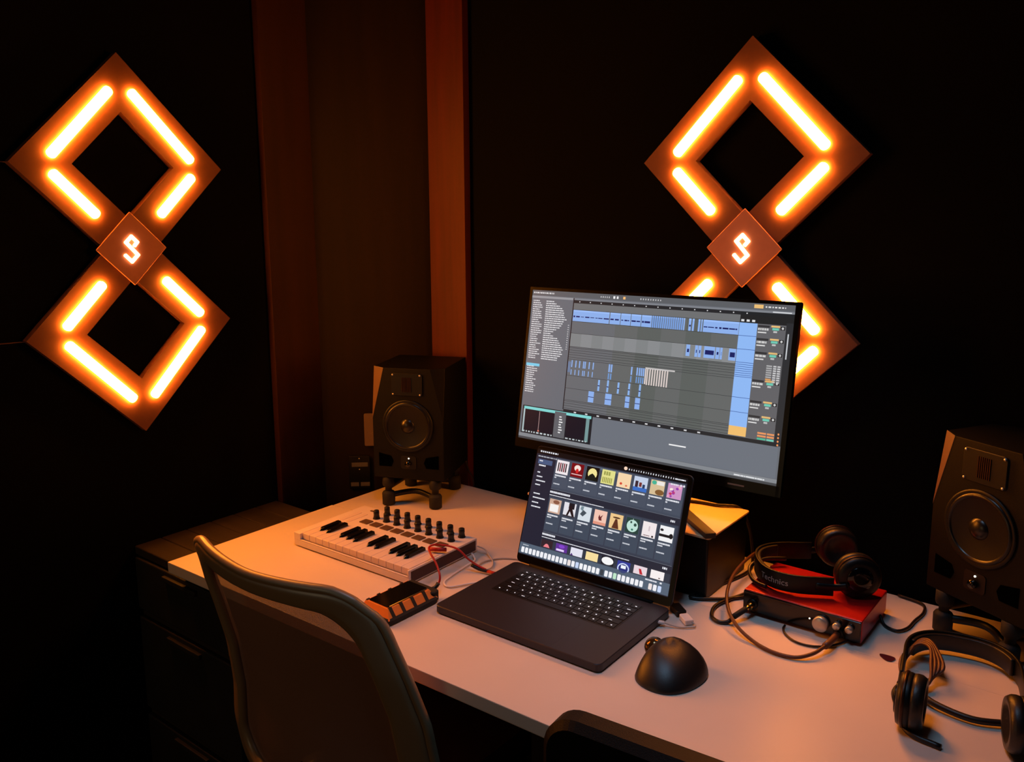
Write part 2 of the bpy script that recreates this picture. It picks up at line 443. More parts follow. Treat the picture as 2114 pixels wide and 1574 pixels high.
S.q(.19, 1, .930, .950, K, 1)
for i in range(15): S.q(.212+i*.0452, .216+i*.0452, .937, .943, (225, 225, 228), 2)
S.q(.826, 1, .886, .948, (34, 36, 38), 1)
S.q(.93, .99, .953, .959, (215, 218, 222), 2)
for i, u in enumerate((.83, .848, .866)): S.q(u, u+.010, .893, .905, (220, 222, 224), 2)
# browser lists
for i in range(44):
    v = .930-i*.0142
    if 27 < i < 30: continue
    u1 = random.uniform(.035, .058)
    S.words(.008, u1, v, .0062, (222, 222, 226), wmax=.014)
for i in range(28):
    v = .930-i*.0142
    S.words(.067, .10+.055*abs(math.sin(i*.21))+random.uniform(0, .012), v, .0062, (224, 224, 228), wmax=.018)
S.q(.004, .064, .492, .510, (120, 205, 235), 4)
for i in range(12): S.q(.173, .178, .78-i*.0142, .785-i*.0142, (200, 200, 204), 2)
S.q(.186, .190, .235, .962, (28, 30, 36), 2)
# arrangement
S.q(.190, .826, .888, .930, (110, 112, 114), 1)
for i in range(14):
    S.q(.190+i*.0453, .190+(i+1)*.0453, .24, .888, ((100, 103, 103) if i % 4 < 2 else (92, 97, 95)) if i > 3 else (104, 107, 112), 1)
for i in range(14):
    S.q(.190+i*.0453, .190+(i+1)*.0453, .650, .735, (136, 139, 142) if i % 2 else (128, 132, 134), 2)
for v in (.888, .812, .735, .648, .640, .625, .61, .595, .578, .565, .46, .377, .300, .292, .278, .262, .246): S.q(.190, .826, v-.0012, v+.0012, (58, 61, 64), 3)
BL = (140, 176, 236); DB = (26, 34, 96)
def clip(u0, u1, v0, v1, wave=True, c=BL):
    S.q(u0, u1-.0012, v0, v1, c, 4)
    S.q(u0, u1-.0012, v1-.010, v1, tuple(min(255, x+14) for x in c), 5)
    if wave:
        vm = (v0+v1)/2-.006; u = u0+.002
        while u < u1-.006:
            e = min(u1-.002, u+random.uniform(.006, .022)); t = random.uniform(.002, .006)
            S.q(u, e, vm-t, vm+t, DB, 6); u = e+random.uniform(.001, .006)
for a, b in ((.191, .345), (.347, .390), (.391, .431), (.432, .472), (.473, .513)): clip(a, b, .814, .886)
for i in range(15): clip(.514+i*.0078, .5208+i*.0078, .814, .886, c=(120, 160, 225))
clip(.631, .637, .814, .886)
for a, b in ((.650, .660), (.663, .671), (.684, .692), (.694, .700), (.702, .826)): clip(a, b, .814, .886)
for a, b, t in ((.650, .664, .010), (.682, .692, .009), (.694, .704, .009), (.714, .752, .013), (.755, .768, .008), (.770, .778, .010), (.800, .824, .014)):
    S.q(a, b, .664, .732, BL, 4); S.q(a+.004, b-.003, .697-t, .697+t, DB, 6)
for a in (.205, .222, .238, .255, .262, .279, .296):
    S.q(a, a+.0045, .515, .560, BL, 4); S.q(a, a+.0035, .466, .500, BL, 4)
for a in (.192, .198): S.q(a, a+.003, .48, .55, (110, 140, 190), 4)
for a in (.362, .371): S.q(a, a+.006, .512, .562, BL, 4); S.q(a, a+.0055, .466, .505, (110, 150, 205), 4)
for a in (.452, .474, .483, .491, .499): S.q(a, a+.0055, .512, .562, BL, 4); S.q(a, a+.0050, .466, .505, (110, 150, 205), 4)
for a, t, b in ((.325, .455, .385), (.362, .460, .385), (.405, .455, .385), (.448, .457, .385), (.490, .460, .385)):
    S.q(a, a+.0075, b, t, (140, 180, 236), 4); S.q(a, a+.0075, .415, .421, DB, 5)
for a, b in ((.290, .313), (.360, .386), (.441, .458), (.480, .499)):
    S.q(a, b, .306, .376, BL, 4); S.q(a, b, .338, .342, DB, 5)
S.q(.507, .512, .466, .566, (222, 210, 208), 4)
for i in range(9): S.q(.514+i*.0094, .5190+i*.0094, .462, .566, (220, 206, 202), 4)
S.q(.507, .618, .560, .569, (200, 196, 196), 5)
S.q(.826, .885, .296, .886, (142, 184, 244), 4); S.q(.826, .885, .243, .296, (240, 190, 112), 4)
for v in (.812, .735, .660, .648, .636, .624, .612, .600, .588, .578, .46, .377): S.q(.826, .885, v-.0015, v+.0015, (70, 100, 165), 5)
# mixer strip
S.q(.885, .977, .24, .886, (98, 98, 102), 3)
for v in (.885, .812, .735, .578, .46, .377):
    S.q(.887, .925, v-.018, v-.006, (52, 52, 55), 4); S.words(.888, .922, v-.028, .012, (205, 205, 205), L=5, wmax=.012); S.q(.888, .916, v-.050, v-.043, (215, 215, 215), 4)
    S.q(.930, .958, v-.014, v-.004, (228, 186, 120), 5); S.q(.934, .955, v-.030, v-.017, (110, 200, 178), 5)
    S.q(.960, .974, v-.026, v-.008, (28, 28, 30), 5); S.disc(.967, v-.017, .004, .007, (200, 200, 200), 6, 8); S.q(.938, .950, v-.044, v-.034, (190, 190, 190), 5)
for i in range(8):
    v = .655-i*.0125
    S.q(.928, .946, v-.004, v+.004, (220, 160, 100) if i > 5 else (170, 170, 172), 5); S.q(.950, .960, v-.004, v+.004, (200, 200, 202), 5); S.q(.963, .973, v-.004, v+.004, (200, 200, 202), 5)
for i in range(3):
    S.q(.922, .950, .272-i*.016, .282-i*.016, (232, 150, 96) if i < 2 else (80, 185, 150), 5); S.q(.953, .976, .272-i*.016, .282-i*.016, (232, 150, 96) if i < 2 else (110, 205, 180), 5)
for i in range(4): S.disc(.989, .285-i*.020, .003, .006, (240, 150, 90), 5, 8)
S.q(.977, 1, .22, .90, (44, 46, 50), 3); S.q(.984, .988, .70, .84, (200, 204, 210), 5)
S.q(.19, .99, .216, .238, K, 3)
for i in range(11): S.q(.236+i*.0485, .246+i*.0485, .222, .230, (215, 215, 218), 4)
# detail view
S.q(.008, .318, .038, .224, (30, 34, 40), 3); S.q(.014, .312, .200, .218, (128, 212, 210), 4); S.q(.013, .020, .045, .2, (170, 190, 195), 4)
S.q(.022, .152, .060, .196, (22, 22, 34), 5); S.q(.086, .0885, .066, .196, (170, 140, 140), 6); S.disc(.088, .066, .004, .006, (230, 130, 110), 7, 8)
S.q(.155, .205, .045, .214, (96, 98, 104), 5)
for i in range(7): S.q(.176, .186+.003*(i % 3), .178-i*.017, .186-i*.017, (228, 228, 230), 6)
S.q(.208, .288, .060, .196, (22, 22, 34), 5); S.q(.292, .306, .05, .2, (116, 150, 152), 5)
S.words(.02, .15, .051, .010, (190, 200, 205), L=6, gap=.006); S.words(.21, .30, .051, .008, (190, 200, 205), L=6, gap=.006)
S.q(.318, .993, .04, .214, (108, 114, 124), 2)
S.q(.624, .686, .123, .131, (236, 236, 238), 4)
S.q(0, 1, .014, .036, (132, 136, 142), 3); S.q(0, 1, 0, .014, (70, 72, 76), 3); S.words(.86, .96, .022, .008, (220, 222, 225), L=5, wmax=.03)
S.build('screen', M_screen, root, colors=True, thin=True)
mb = MB(MM); bz = .0065
for (x0, x1, z0, z1) in ((-w/2-bz, w/2+bz, h/2, h/2+bz), (-w/2-bz, w/2+bz, -h/2-.020, -h/2), (-w/2-bz, -w/2, -h/2, h/2), (w/2, w/2+bz+.003, -h/2-.020, h/2+bz)):
    mb.box(x0, x1, -.0016, .006, z0, z1)
mb.build('bezel', M_bezel, root)
mb = MB(MM); mb.box(-w/2-bz, w/2+bz+.003, .0005, .014, -h/2-.020, h/2+bz); mb.rrect(-.2, .2, -.13, .12, 0, 1, .01) if 0 else None
mb.box(-.19, .19, .014, .038, -.14, .10)
mb.build('rear_housing', M_blk, root, bevel=.003)
mb = MB(); mb.box(-.032, .032, -.024, -.006, .0115, .215); mb.box(-.028, .028, -.04, -.02, .14, .21); mb.build('stand_column', M_steel, root, bevel=.003)
mb = MB()
for sx in (-1, 1):
    a = Vector((0, -.004)); b = Vector((sx*.207, -.184)); d = (b-a).normalized(); n = Vector((-d.y, d.x))*.0115
    mb.prism([tuple(a-n), tuple(b-n*.9), tuple(b+n*.9), tuple(a+n)][::1], .0, .010)
mb.prism([(-.04, -.02), (.04, -.02), (.04, .012), (-.04, .012)], 0, .012)
mb.build('stand_foot', M_steel, root)
mb = MB(MM); mb.rrect(.20, .232, -.0016, -.0012, 0, 1, .0001) if 0 else None; mb.box(.205, .238, -.0020, -.0016, -h/2-.013, -h/2-.010); mb.build('maker_mark', M_label, root)

# dark box the monitor stands on
root = empty('box', (-.845, 1.50, DZ), 0, 'dark box with a pale lid that the monitor stands on', 'box')
mb = MB(T((.845, -1.50, 0))); mb.box(-1.068, -.645, 1.415, 1.598, .0, .122); mb.build('box_body', M_blk, root, bevel=.003)
mb = MB(T((.845, -1.50, 0))); mb.rrect(-1.070, -.640, 1.411, 1.600, .122, .1262, .006, c=.0006); mb.build('lid', M_boxtop, root)
mb = MB(); mb.tube([(-.79, 1.560, .8700), (-.74, 1.575, .8700), (-.705, 1.580, .8700), (-.685, 1.589, .8705), (-.668, 1.600, .868), (-.655, 1.612, .85), (-.645, 1.625, .80), (-.636, 1.615, .7465), (-.632, 1.56, .744), (-.66, 1.45, .744), (-.67, 1.40, .744), (-.62, 1.43, .744), (-.585, 1.47, .744)], .0032)
tag(mb.build('monitor_cable', M_cable), 'black cable trailing over the lid of the box behind the monitor', 'cable')

# ------------------------------------------------------------------ laptop
root = empty('laptop', (-.8445, 1.312, DZ), .012, 'open dark grey laptop showing album covers, backlit keys', 'laptop')
hw = .1783
mb = MB(); mb.rrect(-hw, hw, -.2481, 0, .0022, .0160, .011, c=.0012); mb.build('base', M_lap, root)
for sx in (-1, 1):
    for yy in (-.23, -.02):
        mb = MB(); mb.cyl((sx*.155, yy, 0), .0023, .008, seg=16); mb.build('foot', M_rubber, root)
mb = MB(); mb.rrect(-.1365, .1365, -.1335, -.0245, .01605, .0162, .004); kb = mb.build('keyboard', M_lapkb, root)
rows = [[1]*14, [1]*13+[1.5], [1.5]+[1]*13, [1.75]+[1]*11+[1.75], [2.3]+[1]*10+[2.3], [1, 1, 1, 1.25, 5, 1.25, 1, 1, 1, 1]]
y = -.0270; pit = .0173
for ri, rw in enumerate(rows):
    tot = sum(rw); sc = .2675/tot; x = -.1337; hh = .0148 if ri else .0125
    for wk in rw:
        kw = wk*sc
        mb = MB(); mb.box(x+.0011, x+kw-.0011, y-hh, y, .0162, .0171)
        mb.cm = 1
        cx = x+kw/2; cy = y-hh/2
        if not (ri == 5 and wk == 5):
            if wk > 1.2: mb.box(cx-.0035, cx+.0035, cy-.0022, cy-.0012, .0171, .01718)
            elif ri == 0: mb.box(cx-.0012, cx+.0022, cy-.0008, cy+.0008, .0171, .01718)
            else:
                s_ = random.choice(((.0009, .0016), (.0013, .0011), (.0008, .0012)))
                mb.box(cx-s_[0], cx+s_[0], cy-s_[1], cy+s_[1], .0171, .01718)
                if ri == 1: mb.box(cx-s_[0], cx+s_[0], cy+.003, cy+.0042, .0171, .01718)
        mb.build('key', [M_lapkey, M_leg], kb)
        x += kw
    y -= hh+.0030
mb = MB(); mb.rrect(-.080, .080, -.2400, -.1430, .01600, .01608, .004); mb.build('trackpad', M_lap, root)
TL = T((0, .0015, .0165)) @ RX(-.325)
lw, lh = .3557, .243
lid = MB(TL @ Matrix(((1,0,0,0),(0,0,-1,.0052),(0,1,0,0),(0,0,0,1)))); lid.rrect(-lw/2, lw/2, 0, lh, 0, .0050, .010, c=.0008)
lid_o = lid.build('lid', M_lap, root)
mb = MB(TL @ Matrix(((1,0,0,0),(0,0,-1,-.00005),(0,1,0,0),(0,0,0,1)))); mb.rrect(-lw/2+.001, lw/2-.001, .001, lh-.001, 0, .0004, .0095)
mb.build('bezel', M_bezel, lid_o)
mb = MB(); mb.tube([(-.14, -.001, .016), (.14, -.001, .016)], .004, seg=12, sub=1); mb.build('hinge', M_blk, root)
S = Screen(lw, .245); S.M = TL @ T((0, -.0006, 0))
D0 = (38, 40, 54); PN = (70, 80, 98); TX = (226, 228, 236)
u0, u1 = .008, .972
S.q(u0, u1, .068, .965, D0, 0)
S.q(u0, u1, .925, .965, (12, 12, 16), 1); S.words(.03, .16, .948, .013, TX, L=3, wmax=.014, gap=.005)
S.disc(.602, .947, .011, .014, (248, 214, 190), 3); S.words(.622, .90, .944, .013, TX, L=3, wmax=.006, gap=.010); S.words(.90, .965, .944, .010, TX, L=3, wmax=.02, gap=.002)
S.q(u0, .145, .155, .925, (34, 36, 52), 1); S.words(.02, .16, .905, .010, (170, 174, 184), L=3, wmax=.02, gap=.003)
S.q(.025, .125, .842, .882, (72, 90, 128), 2)
S.words(.035, .06, .868, .010, TX, L=4); S.words(.035, .085, .830, .012, TX, L=3, gap=.001)
for i, (v, l) in enumerate(((.77, .022), (.735, .04), (.70, .065), (.665, .035), (.59, .045), (.555, .085), (.515, .045), (.48, .065))):
    S.words(.034, .034+l, v, .010, TX, L=3, gap=.001, wmax=.02)
S.q(.147, .965, .66, .918, (66, 74, 90), 2); S.q(.36, .63, .892, .912, (104, 116, 134), 3)
S.q(.147, .965, .30, .600, (56, 62, 78), 2); S.q(.147, .965, .10, .235, (50, 56, 70), 2)
S.words(.880, .925, .900, .012, TX, L=5, gap=.002); S.disc(.940, .900, .006, .009, TX, 5, 8); S.disc(.957, .900, .006, .009, TX, 5, 8)
S.words(.146, .285, .632, .016, TX, L=4, gap=.0012); S.words(.146, .51, .606, .006, TX, L=4, gap=.001, wmax=.03)
S.words(.146, .235, .278, .016, TX, L=4, gap=.0012); S.words(.146, .72, .253, .006, TX, L=4, gap=.001, wmax=.03)
S.q(.147, .965, .655, .658, (112, 120, 134), 3); S.q(.147, .965, .294, .297, (112, 120, 134), 3)
for v in (.625, .268): S.words(.915, .942, v, .016, TX, L=4, gap=.003)
arts1 = [(240, 232, 236), (120, 12, 22), (18, 14, 14), (226, 222, 140), (246, 214, 172), (196, 208, 232), (214, 190, 150), (206, 150, 196)]
arts2 = [(206, 170, 150), (226, 224, 232), (214, 222, 230), (242, 196, 178), (238, 200, 140), (40, 66, 60), (240, 230, 232), (242, 242, 244)]
arts3 = [(52, 36, 44), (96, 50, 150), (226, 226, 240), (246, 222, 160), (28, 30, 40), (50, 60, 150), (232, 214, 222), (246, 240, 240)]
for i in range(8):
    a = .157+i*.1015; b = a+.083
    # first shelf
    S.q(a-.006, b+.008, .675, .915, (72, 80, 96), 3)
    c = arts1[i]; S.q(a, b, .792, .905, c, 4)
    m = (a+b)/2
    if i == 0:
        for k in range(5): S.q(a+.010+k*.013, a+.018+k*.013, .812, .885, (120, 20, 34) if k % 2 else (40, 16, 22), 5)
    if i == 1: S.disc(m, .868, .022, .026, (246, 224, 216), 5); S.q(a+.006, b-.006, .812, .819, (240, 200, 200), 5); S.disc(m, .845, .010, .02, (210, 40, 40), 6)
    if i == 2: S.disc(m, .85, .030, .044, (240, 226, 150), 5); S.poly([(a+.004, .795), (b-.004, .795), (m+.016, .838), (m, .852), (m-.016, .838)], (20, 26, 22), 6)
    if i == 3:
        for k in range(6): S.q(a+.008+k*.011, a+.014+k*.011, .802, .845, (150, 150, 70), 5)
        for k in range(3): S.q(a+.012+k*.015, a+.023+k*.015, .862, .892, (156, 158, 80), 5)
    if i == 4: S.disc(m-.016, .822, .008, .010, (216, 70, 50), 5); S.disc(m+.018, .812, .007, .008, (222, 120, 90), 5)
    if i == 5: S.q(a, b, .792, .822, (60, 110, 196), 5); S.q(a+.010, a+.028, .822, .870, (60, 40, 52), 6); S.q(a+.034, a+.050, .828, .862, (120, 50, 48), 6); S.q(a+.055, a+.07, .82, .85, (40, 60, 100), 6)
    if i == 6: S.disc(a+.02, .885, .014, .016, (70, 180, 150), 5); S.disc(b-.025, .815, .026, .022, (130, 90, 50), 5); S.q(a+.035, b-.004, .870, .9, (236, 232, 226), 5)
    if i == 7:
        for k in range(10): S.disc(a+random.uniform(.012, .070), random.uniform(.806, .893), .009, .010, random.choice(((200, 60, 90), (150, 60, 170), (240, 170, 190), (250, 230, 220))), 5, 8)
    S.words(a, b-.006, .775, .012, TX, L=5, gap=.001); S.words(a, a+.012, .757, .010, TX, L=5); S.words(a, a+.042, .705, .010, (200, 204, 214), L=5, gap=.001)
    # second shelf
    a = .160+i*.1012-.004; b = a+.080; m = (a+b)/2
    S.q(a-.006, b+.008, .315, .590, (64, 74, 90), 3)
    c = arts2[i]; S.q(a, b, .462, .578, c, 4)
    if i == 0: S.q(a+.008, b-.014, .474, .535, (246, 242, 240), 5); S.disc(m+.006, .556, .022, .016, (140, 90, 70), 5)
    if i == 1: S.q(m-.008, m+.03, .53, .578, (30, 26, 34), 5); S.poly([(a+.022, .474), (m+.002, .56), (m+.010, .56), (b-.004, .474), (b-.02, .474), (m+.004, .51), (a+.034, .474)], (36, 24, 28), 6); S.q(a, b, .462, .474, (56, 54, 64), 6)
    if i == 2: S.poly([(a+.01, .51), (a+.03, .495), (a+.052, .53), (a+.028, .548)], (70, 80, 90), 5); S.poly([(a+.008, .55), (a+.025, .535), (a+.03, .575), (a+.012, .575)], (120, 140, 150), 5)
    if i == 3: S.poly([(m-.006, .498), (m+.012, .498), (m+.008, .52), (m+.016, .548), (m, .526), (m-.006, .545), (m-.012, .52)], (110, 44, 44), 5); S.q(a, b, .462, .484, (226, 150, 128), 5)
    if i == 4: S.disc(m, .55, .024, .007, (88, 60, 40), 5); S.poly([(m-.006, .54), (m+.006, .54), (m+.022, .465), (m-.022, .465)], (96, 52, 34), 5)
    if i == 5: S.disc(m, .518, .034, .047, (190, 226, 214), 5, 18); S.disc(m+.016, .53, .009, .013, (46, 80, 70), 6); S.disc(m-.010, .545, .006, .009, (46, 80, 70), 6); S.disc(m+.002, .49, .007, .008, (50, 120, 100), 6); S.q(m-.001, m+.001, .56, .575, (210, 230, 224), 6)
    if i == 6: S.q(m-.004, m+.004, .51, .548, (206, 190, 196), 5); S.disc(b-.016, .474, .006, .008, (40, 30, 34), 5); S.words(a+.01, b-.03, .474, .006, (120, 90, 96), L=5)
    if i == 7: S.q(a, b-.02, .495, .515, (30, 28, 32), 5); S.disc(a+.012, .545, .010, .010, (40, 38, 42), 5); S.disc(b-.012, .51, .012, .02, (26, 26, 30), 5)
    S.words(a, b-.008, .442, .012, TX, L=5, gap=.001); S.words(a, a+.03, .424, .009, TX, L=5, gap=.001); S.words(a, a+.046, .372, .010, (200, 204, 214), L=5, gap=.001)
    # third shelf
    a = .155+i*.1005-.004; b = a+.078; m = (a+b)/2
    c = arts3[i]; S.q(a, b, .172, .235, c, 4)
    if i == 0: S.poly([(m-.022, .176), (m+.022, .176), (m+.010, .200), (m, .205), (m-.010, .200)], (240, 130, 140), 5)
    if i == 1: S.q(a+.006, b-.02, .176, .192, (230, 214, 250), 5); S.disc(m, .215, .02, .014, (130, 70, 200), 5)
    if i == 2: S.poly([(a, .172), (a+.02, .172), (a+.01, .19)], (90, 60, 130), 5)
    if i == 4: S.disc(m, .205, .037, .030, (246, 246, 248), 5, 16)
    if i == 5: S.disc(m, .18, .036, .042, (210, 224, 255), 5, 18); S.disc(m, .18, .029, .034, (40, 48, 120), 6, 18); S.q(m-.015, m+.015, .180, .205, (240, 246, 255), 7)
    if i == 6: S.poly([(m, .175), (m+.018, .175), (m+.004, .215), (m-.010, .215)], (190, 40, 50), 5)
    if i == 7: S.q(b-.03, b-.02, .180, .188, (120, 100, 100), 5)
S.q(u0, u1, .075, .165, (84, 98, 116), 6); S.words(.03, .07, .148, .007, (200, 206, 216), L=7, wmax=.006); S.words(.83, .90, .152, .010, TX, L=7, wmax=.02); S.q(.915, .927, .145, .158, TX, 7)
dc = [(240, 240, 246)]*12+[(236, 224, 222), (240, 240, 246), (200, 215, 245)]+[(244, 244, 248)]*4
n = 35
for i in range(n):
    if i in (30, 34) : continue
    a = .024+i*.0268; c = dc[i % len(dc)]
    if i == 20: c = (60, 66, 76)
    if i == 23: c = (190, 230, 200)
    S.q(a, a+.0205, .088, .126, c, 8); S.q(a+.002, a+.0185, .084, .130, c, 8.5)
S.build('screen', M_screen, lid_o, colors=True, thin=True)

# ------------------------------------------------------------------ MIDI keyboard
root = empty('midi_keyboard', (-1.488, 1.106, DZ), .020, 'white mini piano keyboard controller with pads and black knobs', 'keyboard')
w, d, h = .3515, .213, .032
for (fx, fy) in ((.03, .03), (.32, .03), (.03, .185), (.32, .185)):
    mb = MB(); mb.cyl((fx, fy, 0), .003, .009, seg=14); mb.build('foot', M_rubber, root)
mb = MB()
mb.box(0, w, 0, d, .003, .016); mb.box(0, w, .0965, d, .016, h)
mb.box(0, .021, .0, .0965, .016, h); mb.box(w-.0045, w, .0, .0965, .016, h)
mb.box(.021, w-.0045, 0, .004, .016, .019)
mb.build('body', M_keyw, root, bevel=.0015)
mb = MB(); mb.box(w, w+.0008, .006, d-.006, .006, h-.004); mb.build('side_panel', M_brown, root)
kx0, kx1 = .0225, w-.0052; kp = (kx1-kx0)/15
for i in range(15):
    mb = MB(); x = kx0+i*kp; mb.box(x+.00035, x+kp-.00035, .0065, .0962, .018, .0325); mb.build('white_key', M_keyw2, root, bevel=.0006, seg=1)
for k in (1, 2, 4, 5, 6, 8, 9, 11, 12, 13):
    x = kx0+k*kp; a = .0068
    mb = MB(); mb.add([(x-a, .042, .0325), (x+a, .042, .0325), (x+a, .0955, .0325), (x-a, .0955, .0325),
                       (x-a*.8, .046, .0390), (x+a*.8, .046, .0390), (x+a*.8, .0955, .0395), (x-a*.8, .0955, .0395), (x, .034, .0325), (x, .040, .0375)],
                      [(0, 3, 2, 1, 8), (9, 5, 6, 7, 4), (1, 2, 6, 5), (2, 3, 7, 6), (3, 0, 4, 7), (0, 8, 9, 4), (8, 1, 5, 9)])
    mb.build('black_key', M_keyb, root, bevel=.0008, seg=1)
for i in range(8):
    x = .086+i*.0326
    mb = MB(); mb.rrect(x-.0132, x+.0132, .126, .149, h, h+.0016, .003, c=.0005); mb.build('drum_pad', M_pad, root)
    for yy in (.167, .1975):
        mb = MB(); mb.lathe([(.0086, 0), (.0086, .0015), (.0074, .003), (.0062, .011), (.0068, .0115), (.0064, .0195), (.0050, .0205)], 20, (x+.003+(.004 if yy > .18 else 0), yy, h)); mb.build('knob', M_knob, root)
for x in (.022, .042):
    mb = MB(); mb.rrect(x, x+.012, .112, .175, h, h+.0006, .004); mb.build('touch_strip', M_keyw2, root)
mb = MB(); mb.rrect(.024, .052, .100, .1035, h, h+.0005, .001); mb.rrect(.30, .332, .112, .1155, h, h+.0005, .001); mb.build('label_slot', M_brown, root)
mb = MB(); mb.rrect(.040, .056, .192, .198, h, h+.001, .002); mb.build('button', M_pad, root)

# ------------------------------------------------------------------ red usb cable, drive
mb_root = empty('usb_cable', (-1.04, 1.25, .748), 0, 'red usb cable looping over the small keyboard to the orange drive', 'cable')
Wc = T((1.04, -1.25, -.748))
P = [(-1.052, 1.2495, .7500), (-1.072, 1.245, .756), (-1.090, 1.237, .768), (-1.108, 1.231, .784), (-1.131, 1.226, .7885), (-1.150, 1.214, .7905), (-1.147, 1.196, .797), (-1.130, 1.165, .806), (-1.106, 1.143, .808), (-1.088, 1.136, .800), (-1.076, 1.132, .790), (-1.064, 1.125, .779), (-1.061, 1.120, .768), (-1.063, 1.111, .760), (-1.069, 1.100, .757)]
mb = MB(Wc); mb.tube(P, .0021); mb.build('sheath', M_redc, mb_root)
mb = MB(Wc); mb.tube([(-1.168, 1.207, .7790), (-1.155, 1.212, .7795), (-1.137, 1.224, .7800)], .0045, sub=2); mb.build('cable_tie', M_redc, mb_root)
mb = MB(Wc); mb.tube([(-1.084, 1.241, .7545), (-1.068, 1.246, .7480), (-1.048, 1.250, .7470)], .0036, sub=2); mb.tube([(-1.0615, 1.118, .766), (-1.063, 1.110, .7590), (-1.069, 1.102, .7565)], .004, sub=2); mb.build('strain_relief', M_cable, mb_root)
mb = MB(Wc); mb.tube([(-1.048, 1.250, .7472), (-1.023, 1.252, .7472)], .0042, sub=1, flat=.0028); mb.tube([(-1.069, 1.102, .7565), (-1.074, 1.093, .7560)], .0040, sub=1); mb.build('plug', M_redc, mb_root)

root = empty('portable_drive', (-1.0865, 1.035, DZ), -.02, 'portable drive with orange windows in a black rubber bumper', 'hard drive')
mb = MB(); mb.rrect(-.0445, .0445, -.066, .066, 0, .013, .012, c=.003); mb.build('bumper', M_rubber, root)
# inner orange tray with slanted sides
def frust(x, y, z0, x1, y1, z1):
    mb.add([(-x,-y,z0),(x,-y,z0),(x,y,z0),(-x,y,z0),(-x1,-y1,z1),(x1,-y1,z1),(x1,y1,z1),(-x1,y1,z1)], [(0,3,2,1),(4,5,6,7),(0,1,5,4),(1,2,6,5),(2,3,7,6),(3,0,4,7)])
mb = MB(); frust(.0425, .063, .010, .0300, .052, .0265); mb.build('orange_shell', M_orange, root, bevel=.001)
mb = MB(); mb.rrect(-.0262, .0262, -.0495, .052, .0262, .0285, .004, c=.0006); mb.build('top_plate', M_gloss, root)
for sx in (-1, 1):
    for yy in (-.048, -.022, .006, .036):
        mb = MB(); mb.add([(sx*.0437, yy-.0035, .010), (sx*.0437, yy+.0035, .010), (sx*.0300, yy+.0035, .0282), (sx*.0300, yy-.0035, .0282),
                          (sx*.040, yy-.0035, .010), (sx*.040, yy+.0035, .010), (sx*.0262, yy+.0035, .0265), (sx*.0262, yy-.0035, .0265)],
                         [(0,1,2,3),(4,7,6,5),(0,3,7,4),(1,5,6,2),(0,4,5,1),(3,2,6,7)])
        mb.build('bumper_strap', M_rubber, root)
mb = MB(); mb.rrect(-.036, .040, .050, .070, .002, .0225, .006, c=.002); mb.build('bumper_end', M_rubber, root)

# white / clear cables left of the laptop
mb = MB(); mb.tube([(-1.133, 1.318, .758), (-1.118, 1.325, .752), (-1.100, 1.318, .744), (-1.075, 1.300, .7425), (-1.060, 1.275, .7425), (-1.066, 1.255, .7425), (-1.085, 1.262, .7425), (-1.092, 1.290, .7425), (-1.075, 1.325, .7425), (-1.04, 1.345, .7425), (-.99, 1.350, .7425)], .0017)
tag(mb.build('white_cable', M_clear), 'thin pale cable coiled between the small keyboard and laptop', 'cable')
mb = MB(); mb.tube([(-1.130, 1.295, .750), (-1.112, 1.285, .7440), (-1.108, 1.262, .7430), (-1.100, 1.20, .7428), (-1.090, 1.165, .7428), (-1.068, 1.155, .7428), (-1.046, 1.190, .7428), (-1.030, 1.215, .7428)], .0019)
tag(mb.build('white_cable', M_white), 'white cable lying beside the lower left edge of the laptop', 'cable')

# video adapter at the right of the laptop
root = empty('display_adapter', (-.655, 1.28, .745), 0, 'white display adapter with thin cable plugged into the laptop', 'adapter')
Wc = T((.655, -1.28, -.745))
mb = MB(Wc); mb.tube([(-.6685, 1.2665, .749), (-.6575, 1.273, .7475)], .0045, sub=1, flat=.003); mb.build('laptop_plug', M_white, root)
mb = MB(Wc); mb.tube([(-.6575, 1.273, .7475), (-.648, 1.277, .745), (-.632, 1.283, .7428), (-.619, 1.293, .7428), (-.612, 1.301, .7428), (-.616, 1.308, .744), (-.624, 1.306, .7465)], .0014); mb.build('cord', M_clear, root)
mb = MB(Wc @ T((-.634, 1.312, .741)) @ RZ(2.45)); mb.rrect(-.014, .014, -.0085, .0085, 0, .0095, .003, c=.001); mb.build('adapter_body', M_white, root)
root = empty('video_cable', (-.66, 1.34, .745), 0, 'black video cable plugged into the white display adapter', 'cable')
Wc = T((.66, -1.34, -.745))
mb = MB(Wc @ T((-.662, 1.335, .741)) @ RZ(2.45)); mb.rrect(-.017, .018, -.0095, .0095, 0, .0105, .003, c=.001); mb.build('plug', M_blk, root)
mb = MB(Wc); mb.tube([(-.674, 1.345, .746), (-.70, 1.365, .744), (-.74, 1.385, .744), (-.80, 1.395, .744)], .0035); mb.build('sheath', M_cable, root)

